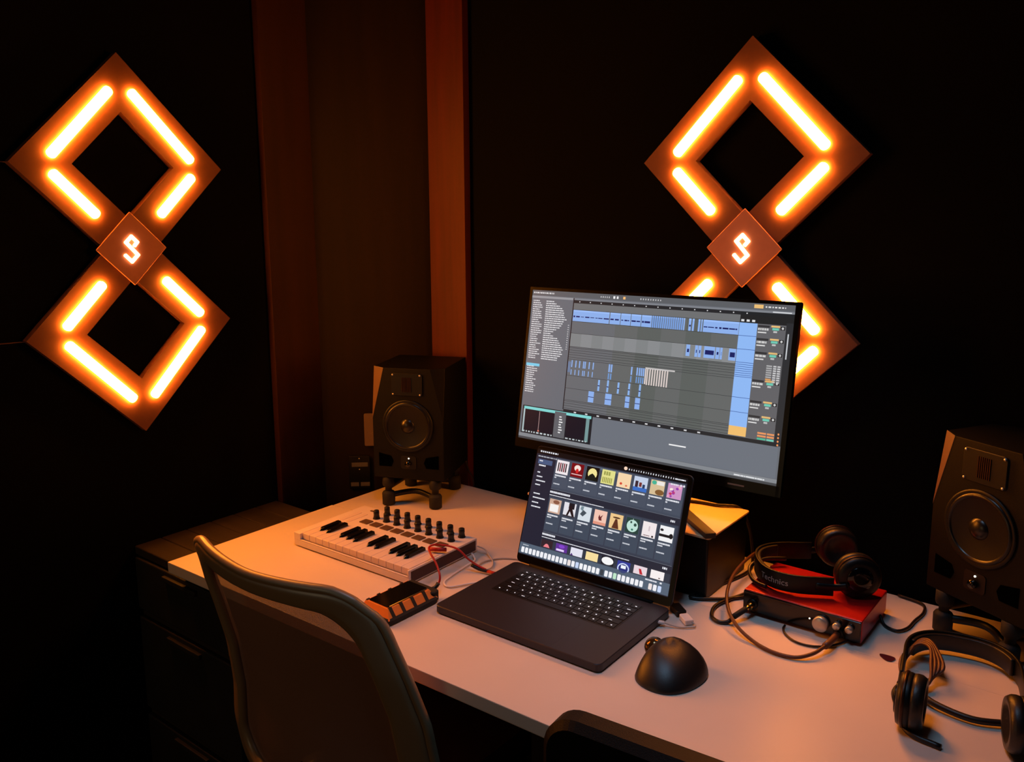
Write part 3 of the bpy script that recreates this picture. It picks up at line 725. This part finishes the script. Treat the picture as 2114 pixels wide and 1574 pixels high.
# ------------------------------------------------------------------ trackball mouse
root = empty('trackball_mouse', (-.571, 1.130, DZ), -.12, 'black ergonomic trackball mouse right of the laptop', 'mouse')
def loft(mbx, rings, nz=1):
    n = len(rings[0]); vs = [p for r in rings for p in r]; fs = []
    for j in range(len(rings)-1):
        for i in range(n): fs.append((j*n+i, j*n+(i+1) % n, (j+1)*n+(i+1) % n, (j+1)*n+i))
    fs.append(list(range(n))[::-1]); fs.append([(len(rings)-1)*n+i for i in range(n)])
    mbx.add(vs, fs, True)
base = [(-.045, -.022), (-.038, -.042), (-.018, -.054), (.008, -.055), (.030, -.044), (.043, -.022), (.047, .004), (.046, .028), (.038, .048), (.018, .058), (-.006, .056), (-.018, .042), (-.030, .026), (-.042, .006)]
def smooth(poly, n=3):
    for _ in range(n):
        q = []
        for i in range(len(poly)):
            a = Vector(poly[i]); b = Vector(poly[(i+1) % len(poly)])
            q += [tuple(a*.75+b*.25), tuple(a*.25+b*.75)]
        poly = q
    return poly
bp = smooth(base, 2)
rings = []
for t in (0, .06, .16, .3, .46, .62, .76, .87, .95, 1.0):
    k = math.sqrt(max(0, 1-(t**1.9)*.985)); z = t*.050
    cx, cy = -.015*t*t, .016*t
    flare = 1+.05*(1-t)*(1 if t > 0 else .6)
    rings.append([(cx+(x*k*flare), cy+(y*k*flare), z+.10*(-x)*t*.6+.06*y*t) for x, y in bp])
mb = MB(); loft(mb, rings); mb.build('shell', M_mouse, root)
mb = MB()
seg, rg = 24, 12
vs = []; fs = []
for j in range(1, rg):
    th = PI*j/rg
    for i in range(seg):
        ph = 2*PI*i/seg; vs.append((.0172*math.sin(th)*math.cos(ph), .0172*math.sin(th)*math.sin(ph), .0172*math.cos(th)))
for j in range(rg-2):
    for i in range(seg): fs.append((j*seg+i, j*seg+(i+1) % seg, (j+1)*seg+(i+1) % seg, (j+1)*seg+i))
fs.append(list(range(seg))); fs.append([(rg-2)*seg+i for i in range(seg)][::-1])
mb = MB(T((-.0415, .016, .0285))); mb.add(vs, fs, True); tag(mb.build('ball', M_ballb, root), 'shiny thumb ball')
mb = MB(T((.008, .044, .0290))); mb.lathe([(.007, -.0035), (.0095, -.002), (.0095, .002), (.007, .0035)], 20, (0, 0, 0), 'x'); mb.build('scroll_wheel', M_rubber, root)
mb = MB(); mb.tube([(-.004, .030, .0490), (-.003, .042, .0430), (-.002, .052, .034)], .0007, seg=6); mb.build('button_seam', M_dark, root)

# ------------------------------------------------------------------ audio interface
root = empty('audio_interface', (-.465, 1.4885, DZ), 0, 'red audio interface with black front and silver knobs under the headphones', 'audio interface')
w, d = .105, .0785
mb = MB(); mb.box(-w, w, -d+.004, d, .004, .045); mb.build('red_case', M_red, root, bevel=.003, seg=3)
mb = MB(); mb.box(-w+.001, w-.001, -d, -d+.0045, .0065, .0435); mb.build('front_panel', M_gloss, root, bevel=.0008, seg=1)
for sx in (-1, 1):
    for sy in (-1, 1):
        mb = MB(); mb.cyl((sx*.09, sy*.062, 0), .0045, .007, seg=14); mb.build('foot', M_rubber, root)
for x, z, r in ((.0385, .024, .0135), (.0655, .0285, .0062), (.0865, .0285, .0062)):
    mb = MB(); mb.lathe([(r, 0), (r, -.009), (r*.9, -.0105), (r*.2, -.0107)], 32, (x, -d, z), 'y'); k = mb.build('knob', M_silver, root)
mb = MB(); mb.cyl((.018, -d-.0008, .026), .001, .0013, seg=10, ax='y'); mb.build('status_light', M_led, root)
mb = MB(); mb.lathe([(.0095, 0), (.0095, -.0025), (.006, -.003)], 24, (-.086, -d, .022), 'y'); mb.build('input_jack', M_blk, root)
mb = MB(); mb.lathe([(.0085, 0), (.0085, -.0025), (.006, -.003)], 24, (.068, -d, .0145), 'y'); mb.build('headphone_jack', M_blk, root)
mb = MB(); mb.box(-.036, -.015, -d-.0004, -d, .0385, .0400); mb.build('front_mark', M_copper, root)

# input cable, gold plug, left front
root = empty('instrument_cable', (-.551, 1.40, .762), 0, 'dark cable with gold plug looping from the left of the red interface', 'cable')
Wc = T((.551, -1.40, -.762))
mb = MB(Wc); mb.tube([(-.551, 1.4065, .762), (-.5515, 1.396, .7620)], .0058, sub=1); mb.tube([(-.5515, 1.396, .762), (-.5535, 1.386, .7610)], .0042, sub=1); mb.build('gold_plug', M_gold, root)
mb = MB(Wc); mb.tube([(-.5535, 1.386, .761), (-.560, 1.372, .7565), (-.5655, 1.361, .7520)], .0052, sub=2); mb.build('plug_sleeve', M_rubber, root)
mb = MB(Wc); mb.tube([(-.5655, 1.361, .752), (-.572, 1.350, .7445), (-.586, 1.342, .7440), (-.603, 1.352, .7440), (-.614, 1.378, .7440), (-.616, 1.405, .7440), (-.608, 1.437, .7440), (-.597, 1.466, .7440), (-.583, 1.52, .7440), (-.58, 1.58, .7440), (-.60, 1.63, .744)], .0036); mb.build('sheath', M_cable, root)
mb = MB(); mb.tube([(-.487, 1.402, .7435), (-.4855, 1.390, .7425), (-.474, 1.372, .7425), (-.452, 1.358, .7425), (-.425, 1.360, .7425), (-.402, 1.378, .7425), (-.388, 1.402, .7425), (-.380, 1.43, .7425)], .0020)
tag(mb.build('thin_cable', M_cable), 'thin black cable curling out from under the red interface', 'cable')
mb = MB(); mb.tube([(-.360, 1.527, .752), (-.350, 1.514, .744), (-.338, 1.504, .7435), (-.323, 1.503, .7435), (-.312, 1.525, .7435), (-.309, 1.560, .7435), (-.304, 1.605, .7435), (-.315, 1.640, .7435), (-.36, 1.652, .7435)], .0026)
tag(mb.build('power_cable', M_cable), 'black cable curving from the right side of the red interface', 'cable')

# ------------------------------------------------------------------ headphones
def arch(t, a=.080, b=.092, e=2.5):
    c, s = math.cos(t), math.sin(t)
    return (a*math.copysign(abs(c)**(2/e), c), b*abs(s)**(2/e))
def headphones(label, loc, rz, cuprot=0., drop=.065, zb=.022, cs=.88):
    r = empty('headphones', loc, rz, label, 'headphones')
    # headband strip
    path = []
    N = 48
    for i in range(N+1):
        path.append(arch(PI*i/N))
    path = [(.082, -drop*.55)]+path+[(-.082, -drop*.55)]
    def strip(name, off0, off1, z0, z1, m, i0=0, i1=None, par=r, bev=.0012):
        pts = path[i0:i1]; mb = MB(); n = len(pts); vs = []; fs = []
        for i, p in enumerate(pts):
            a = Vector(pts[max(i-1, 0)]); b = Vector(pts[min(i+1, n-1)]); t = (b-a).normalized(); nrm = Vector((t.y, -t.x))
            q0 = Vector(p)+nrm*off0; q1 = Vector(p)+nrm*off1
            vs += [(q0.x, q0.y, z0), (q1.x, q1.y, z0), (q1.x, q1.y, z1), (q0.x, q0.y, z1)]
        for i in range(n-1):
            for k in range(4): fs.append((i*4+k, i*4+(k+1) % 4, (i+1)*4+(k+1) % 4, (i+1)*4+k))
        fs.append((0, 1, 2, 3)); fs.append(tuple((n-1)*4+k for k in (3, 2, 1, 0)))
        mb.add(vs, fs, True)
        o = mb.build(name, m, par, bevel=bev)
        return o
    hb = strip('headband', -.001, .0035, zb-.017, zb+.017, M_blk)
    strip('headband_pad', -.0075, -.001, zb-.014, zb+.014, M_pad2, 7, -7, bev=.002)
    for sx in (-1, 1):
        # slider, yoke, cup
        mb = MB(); mb.tube([(sx*.083, .005, zb), (sx*.085, -drop*.6, zb), (sx*.090, -drop, zb+.004)], .003, seg=8, flat=.007); mb.build('slider', M_blk, r)
        Mc = T((sx*.066, -drop-.022, .0445*cs)) @ Matrix.Rotation(sx*cuprot, 4, 'Z')
        mb = MB(Mc)
        mb.lathe([(s_r*cs, sx*s_h) for s_r, s_h in ((.030, .020), (.040, .018), (.0435, .012), (.0440, .004), (.0425, .000))], 40, (0, 0, 0), 'x')
        cup = mb.build('ear_cup', M_blk, r)
        mb = MB(Mc); mb.lathe([(p_*cs, q_) for p_, q_ in [(.0430, sx*.0005), (.0442, -sx*.004), (.0438, -sx*.010), (.0395, -sx*.0165), (.030, -sx*.0165), (.024, -sx*.009)]], 40, (0, 0, 0), 'x'); mb.build('ear_pad', M_pad2, cup)
        mb = MB(Mc); mb.lathe([(p_*cs, q_) for p_, q_ in [(.0445, sx*.0075), (.0455, sx*.0085), (.0455, sx*.0115), (.0440, sx*.0125)]], 40, (0, 0, 0), 'x'); mb.build('trim_ring', M_copper, cup)
        mb = MB(Mc); mb.lathe([(p_*cs, q_) for p_, q_ in [(.026, sx*.0202), (.025, sx*.0222), (.010, sx*.0225)]], 32, (0, 0, 0), 'x'); mb.build('cap_disc', M_gloss, cup)
    return r, path, hb
hp1, path, hb = headphones('black headphones lying on top of the red audio interface', (-.494, 1.528, .7855), math.radians(122), drop=.048)
# lettering printed round the outside of the headband
cu = bpy.data.curves.new('lettering', 'FONT'); cu.body = 'Technics'; cu.size = .0155; cu.resolution_u = 3
to = bpy.data.objects.new('lettering', cu); col.objects.link(to)
dg = bpy.context.evaluated_depsgraph_get(); me = bpy.data.meshes.new_from_object(to.evaluated_get(dg)); bpy.data.objects.remove(to)
bm = bmesh.new(); bm.from_mesh(me)
bmesh.ops.subdivide_edges(bm, edges=[e for e in bm.edges if e.calc_length() > .002], cuts=2)
seq = path[::-1]           # from the local -x side round to +x
seq = seq[:40]
acc = [0]
for a, b in zip(seq, seq[1:]): acc.append(acc[-1]+(Vector(a)-Vector(b)).length)
def at_len(s):
    for i in range(len(seq)-1):
        if s <= acc[i+1] or i == len(seq)-2:
            t = (s-acc[i])/(acc[i+1]-acc[i]); a, b = Vector(seq[i]), Vector(seq[i+1]); d_ = (b-a).normalized()
            return a.lerp(b, t), Vector((-d_.y, d_.x))
tw = max(v.co.x for v in bm.verts)
for v in bm.verts:
    s_ = .132-(v.co.x)*1.0
    p, n_ = at_len(s_)
    q = p+n_*.0040
    v.co = Vector((q.x, q.y, .022-.0045+v.co.y*1.0-.001))
bm.to_mesh(me); bm.free()
me.materials.clear(); me.materials.append(M_text)
lo = bpy.data.objects.new('lettering', me); col.objects.link(lo); lo.parent = hb
def inv_world(root): return root.matrix_basis.inverted()
# cord of the first headphones, as a part of them
Wi = inv_world(hp1)
P = [(-.475, 1.640, .80), (-.53, 1.652, .795), (-.588, 1.636, .79), (-.617, 1.588, .786), (-.620, 1.50, .780), (-.603, 1.418, .775), (-.577, 1.360, .767), (-.545, 1.327, .755), (-.508, 1.310, .7455), (-.470, 1.298, .7440), (-.434, 1.302, .7445), (-.412, 1.322, .749), (-.402, 1.348, .753), (-.398, 1.372, .7545)]
mb = MB(Wi); mb.tube(P, .0032); mb.build('cord', M_cablebr, hp1)
mb = MB(Wi); mb.tube([(-.401, 1.352, .7533), (-.398, 1.376, .7545), (-.397, 1.405, .7545)], .0056, sub=2); mb.build('plug', M_cablebr, hp1)
mb = MB(Wi); mb.tube([(-.547, 1.560, .800), (-.575, 1.530, .802), (-.590, 1.500, .798), (-.588, 1.480, .792), (-.570, 1.450, .7915), (-.553, 1.437, .7915), (-.535, 1.430, .7925)], .0035, flat=.0045); mb.build('side_cord', M_cable, hp1)

hp2, _, _ = headphones('second pair of black headphones wrapped in brown cable at the right front', (-.203, 1.390, DZ+.001), .20, drop=.135, cuprot=.1)
Wi = inv_world(hp2)
mb = MB(Wi)
for k in range(4):
    o = k*.006
    mb.tube([(x_+.013, y_, z_) for x_, y_, z_ in [(-.290-o*.3, 1.34+o, .750), (-.300+o*.5, 1.375+o, .762+o*.4), (-.285, 1.412+o, .774), (-.266, 1.405+o, .778), (-.256+o, 1.37, .770), (-.250, 1.335+o, .755), (-.268, 1.318, .748)]], .0026, closed=True)
mb.build('wrapped_cord', M_cablebr, hp2)
mb = MB(Wi)
mb.tube([(-.268, 1.325, .750), (-.275, 1.29, .749), (-.262, 1.25, .75), (-.235, 1.20, .745), (-.19, 1.19, .744)], .0045)
mb.tube([(-.25, 1.31, .751), (-.22, 1.290, .749), (-.17, 1.283, .7475), (-.13, 1.300, .7475), (-.08, 1.33, .7475)], .0050)
mb.build('loose_cord', M_cable, hp2)

# ------------------------------------------------------------------ pick
mb = MB(T((-.316, 1.402, DZ+.0003)) @ RZ(-.35))
pk = smooth([(-.017, 0), (.004, -.0105), (.012, -.009), (.0135, 0), (.012, .009), (.004, .0105)], 2)
mb.prism(pk, 0, .0011)
tag(mb.build('guitar_pick', M_pick), 'dark purple guitar pick lying on the desk', 'guitar pick')

# ------------------------------------------------------------------ chairs
root = empty('office_chair', (-1.12, 1.02, 0), 0, 'light grey framed office chair with mesh back, seen from behind', 'chair')
Wc = T((1.12, -1.02, 0))
Lc = [(.43, -1.345, .862), (.51, -1.352, .852), (.593, -1.345, .850), (.682, -1.352, .843), (.76, -1.362, .828), (.805, -1.372, .820), (.86, -1.385, .815), (.912, -1.392, .808)]
Rc = [(.43, -.837, .885), (.51, -.84, .882), (.593, -.844, .875), (.682, -.853, .862), (.76, -.876, .846), (.805, -.895, .838), (.86, -.918, .828), (.912, -.942, .815)]
def lerpc(C_, z):
    for a, b in zip(C_, C_[1:]):
        if z <= b[0] or b is C_[-1]:
            t = (z-a[0])/(b[0]-a[0]); return Vector((a[1]+(b[1]-a[1])*t, a[2]+(b[2]-a[2])*t))
def bsurf(u, v):
    """u in -1..1, v in 0..1 -> point on the back shell"""
    vz = v
    z = .43+vz*(.893-.43)
    L_, R_ = lerpc(Lc, z), lerpc(Rc, z)
    # rounded upper corners
    sag = .0
    zz = z
    if v > .9:
        k = (v-.9)/.1
        e = max(0, (u-.70)/.30); zz -= k*.030*e**2
        e = max(0, (-u-.80)/.20); zz -= k*.026*e
    p = L_.lerp(R_, (u+1)/2)
    bul = .052*(1-u*u)*(1-.0*v)
    return Vector((p.x, p.y-bul, zz - (.010*(1-abs(u)) if v > .9 else 0)*(v-.9)/.1))
def wpt(u, v, off):
    p = bsurf(u, v); e = 1e-3
    du = bsurf(min(1, u+e), v)-bsurf(max(-1, u-e), v); dv = bsurf(u, min(1, v+e))-bsurf(u, max(0, v-e)); n = du.cross(dv).normalized()
    if n.y > 0: n = -n
    return p+n*off
def rloop(u0, u1, v0, v1, ru, rv, ns=26, nc=12):
    P = []
    for (cx, cy, a0, ex, ey) in ((u1-ru, v1-rv, 0, u0+ru, v1), (u0+ru, v1-rv, PI/2, u0, v0+rv), (u0+ru, v0+rv, PI, u1-ru, v0), (u1-ru, v0+rv, 1.5*PI, u1, v1-rv)):
        for i in range(nc+1):
            t = a0+i*PI/2/nc; P.append((cx+ru*math.cos(t), cy+rv*math.sin(t)))
        lx, ly = P[-1]
        for i in range(1, ns): P.append((lx+(ex-lx)*i/ns, ly+(ey-ly)*i/ns))
    return P
OUT = rloop(-1, 1, 0, 1, .10, .05)
OPN = rloop(-.85, .77, .06, .905, .24, .12)
OPM = rloop(-.89, .82, .03, .925, .25, .13)
NT = len(OUT); K = 8
mb = MB(Wc); V = []; F = []
for i in range(NT):
    a, b = OPN[i], OUT[i]
    for k in range(K+1):
        f = k/K; u, v = a[0]+(b[0]-a[0])*f, a[1]+(b[1]-a[1])*f
        rnd = .007*math.sqrt(max(0, 1-(2*f-1)**4))
        V.append(wpt(u, v, rnd)); V.append(wpt(u, v, -.010-rnd*.6))
id_ = lambda i, k, q: 2*((i % NT)*(K+1)+k)+q
for i in range(NT):
    for k in range(K):
        F.append((id_(i,k,0), id_(i+1,k,0), id_(i+1,k+1,0), id_(i,k+1,0)))
        F.append((id_(i,k,1), id_(i,k+1,1), id_(i+1,k+1,1), id_(i+1,k,1)))
    F.append((id_(i,0,0), id_(i,0,1), id_(i+1,0,1), id_(i+1,0,0)))
    F.append((id_(i,K,0), id_(i+1,K,0), id_(i+1,K,1), id_(i,K,1)))
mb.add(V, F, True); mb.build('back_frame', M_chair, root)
mb = MB(Wc); V = [wpt(-.03, .455, -.008)]; F = []; K = 12
for i in range(NT):
    a = OPM[i]
    for k in range(1, K+1): V.append(wpt(-.03+(a[0]+.03)*k/K, .455+(a[1]-.455)*k/K, -.008))
jd = lambda i, k: 1+(i % NT)*K+k-1
for i in range(NT):
    F.append((0, jd(i, 1), jd(i+1, 1)))
    for k in range(1, K): F.append((jd(i, k), jd(i, k+1), jd(i+1, k+1), jd(i+1, k)))
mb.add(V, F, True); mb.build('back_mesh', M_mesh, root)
# rim bead along the outer edge
rim = [bsurf(*OUT[i]) for i in range(0, NT, 2)]
mb = MB(Wc); mb.tube([p+Vector((0, .003, 0)) for p in rim], .0080, seg=10, sub=2, closed=True); mb.build('frame_rim', M_chair, root)
mb = MB(Wc); mb.rrect(-1.33, -.86, .92, 1.36, .455, .515, .08, c=.02); mb.build('seat', M_seat, root)
mb = MB(Wc); mb.tube([(-1.10, 1.12, .43), (-1.10, .90, .40), (-1.10, .845, .45), (-1.10, .835, .53)], .02, flat=.03); mb.box(-1.19, -1.0, 1.03, 1.22, .41, .455); mb.build('back_support', M_steel, root)
mb = MB(Wc); mb.lathe([(.028, .09), (.028, .25), (.018, .25), (.018, .41)], 24, (-1.10, 1.12, 0)); mb.build('gas_column', M_steel, root)
for k in range(5):
    a = .3+k*2*PI/5; c_, s_ = math.cos(a), math.sin(a)
    mb = MB(Wc); mb.tube([(-1.10, 1.12, .10), (-1.10+.15*c_, 1.12+.15*s_, .095), (-1.10+.27*c_, 1.12+.27*s_, .07)], .018, flat=.014); lg = mb.build('leg', M_steel, root)
    mb = MB(Wc @ T((-1.10+.275*c_, 1.12+.275*s_, .0275)) @ RZ(a+PI/2)); mb.lathe([(.026, -.018), (.0275, -.015), (.0275, .015), (.026, .018)], 20, (0, 0, 0), 'x'); mb.build('caster', M_rubber, lg)

root = empty('office_chair', (-.388, 1.060, 0), .08, 'black office chair, only the back corner showing below the desk edge', 'chair')
mb = MB(T((.006, -.19, 0)))
MT = Matrix(((1,0,0,0),(0,0,-1,.0),(0,1,0,0),(0,0,0,1)))
mb = MB(T((0, -.20, 0)) @ MT); mb.rrect(-.235, .235, .42, .818, -.030, .016, .05, k=8, c=.010); mb.build('backrest', M_blkm, root)
mb = MB(); mb.rrect(-.23, .23, -.14, .30, .45, .52, .08, c=.02); mb.build('seat', M_blkm, root)
mb = MB(); mb.tube([(0, .06, .44), (0, -.12, .42), (0, -.165, .50), (0, -.172, .62)], .018, flat=.03); mb.build('back_support', M_steel, root)
mb = MB(); mb.lathe([(.028, .09), (.028, .25), (.018, .25), (.018, .45)], 24, (0, .06, 0)); mb.build('gas_column', M_steel, root)
for k in range(5):
    a = .5+k*2*PI/5; c_, s_ = math.cos(a), math.sin(a)
    mb = MB(); mb.tube([(0, .06, .10), (.15*c_, .06+.15*s_, .095), (.27*c_, .06+.27*s_, .07)], .018, flat=.014); lg = mb.build('leg', M_steel, root)
    mb = MB(T((.275*c_, .06+.275*s_, .0275)) @ RZ(a+PI/2)); mb.lathe([(.026, -.018), (.0275, -.015), (.0275, .015), (.026, .018)], 20, (0, 0, 0), 'x'); mb.build('caster', M_rubber, lg)

# ------------------------------------------------------------------ lights
def area(name, loc, target, size, energy, color, sy=None):
    l = bpy.data.lights.new(name, 'AREA'); l.energy = energy; l.color = color; l.size = size
    if sy: l.shape = 'RECTANGLE'; l.size_y = sy
    o = bpy.data.objects.new(name, l); col.objects.link(o); o.location = loc
    o.rotation_euler = (Vector(target)-Vector(loc)).to_track_quat('-Z', 'Y').to_euler(); return o
cg = area('ceiling_glow', (-.62, .75, 2.6), (-.66, 1.15, .74), .5, 1.2, (.40, .68, 1.0)); cg.data.spread = math.radians(62)
area('added_warm_fill', (-1.5, -1.3, 1.2), (-1.2, .8, .7), .6, 2.4, (1., .66, .34))  # unseen warm fill added to brighten the chair back, no real doorway

wd = bpy.data.worlds.new('room_dark'); bpy.context.scene.world = wd; wd.use_nodes = True
wd.node_tree.nodes['Background'].inputs['Color'].default_value = (.0008, .0009, .001, 1)

# ------------------------------------------------------------------ camera
cam = bpy.data.cameras.new('camera'); co = bpy.data.objects.new('camera', cam); col.objects.link(co)
R = [[0.786776, 0.617221, -0.004522], [0.102137, -0.137414, -0.985234], [-0.608729, 0.774697, -0.171155]]
co.matrix_world = Matrix(((R[0][0], -R[1][0], -R[2][0], 0), (R[0][1], -R[1][1], -R[2][1], 0), (R[0][2], -R[1][2], -R[2][2], 1.472), (0, 0, 0, 1)))
cam.sensor_width = 36; cam.sensor_fit = 'HORIZONTAL'; cam.lens = 1749.1/2114*36; cam.shift_y = -47/2114; cam.clip_start = .02
sc = bpy.context.scene; sc.camera = co
sc.view_settings.view_transform = 'Standard'; sc.view_settings.look = 'None'; sc.view_settings.exposure = 0
sc.cycles.use_denoising = True; sc.cycles.max_bounces = 8; sc.cycles.sample_clamp_indirect = 4
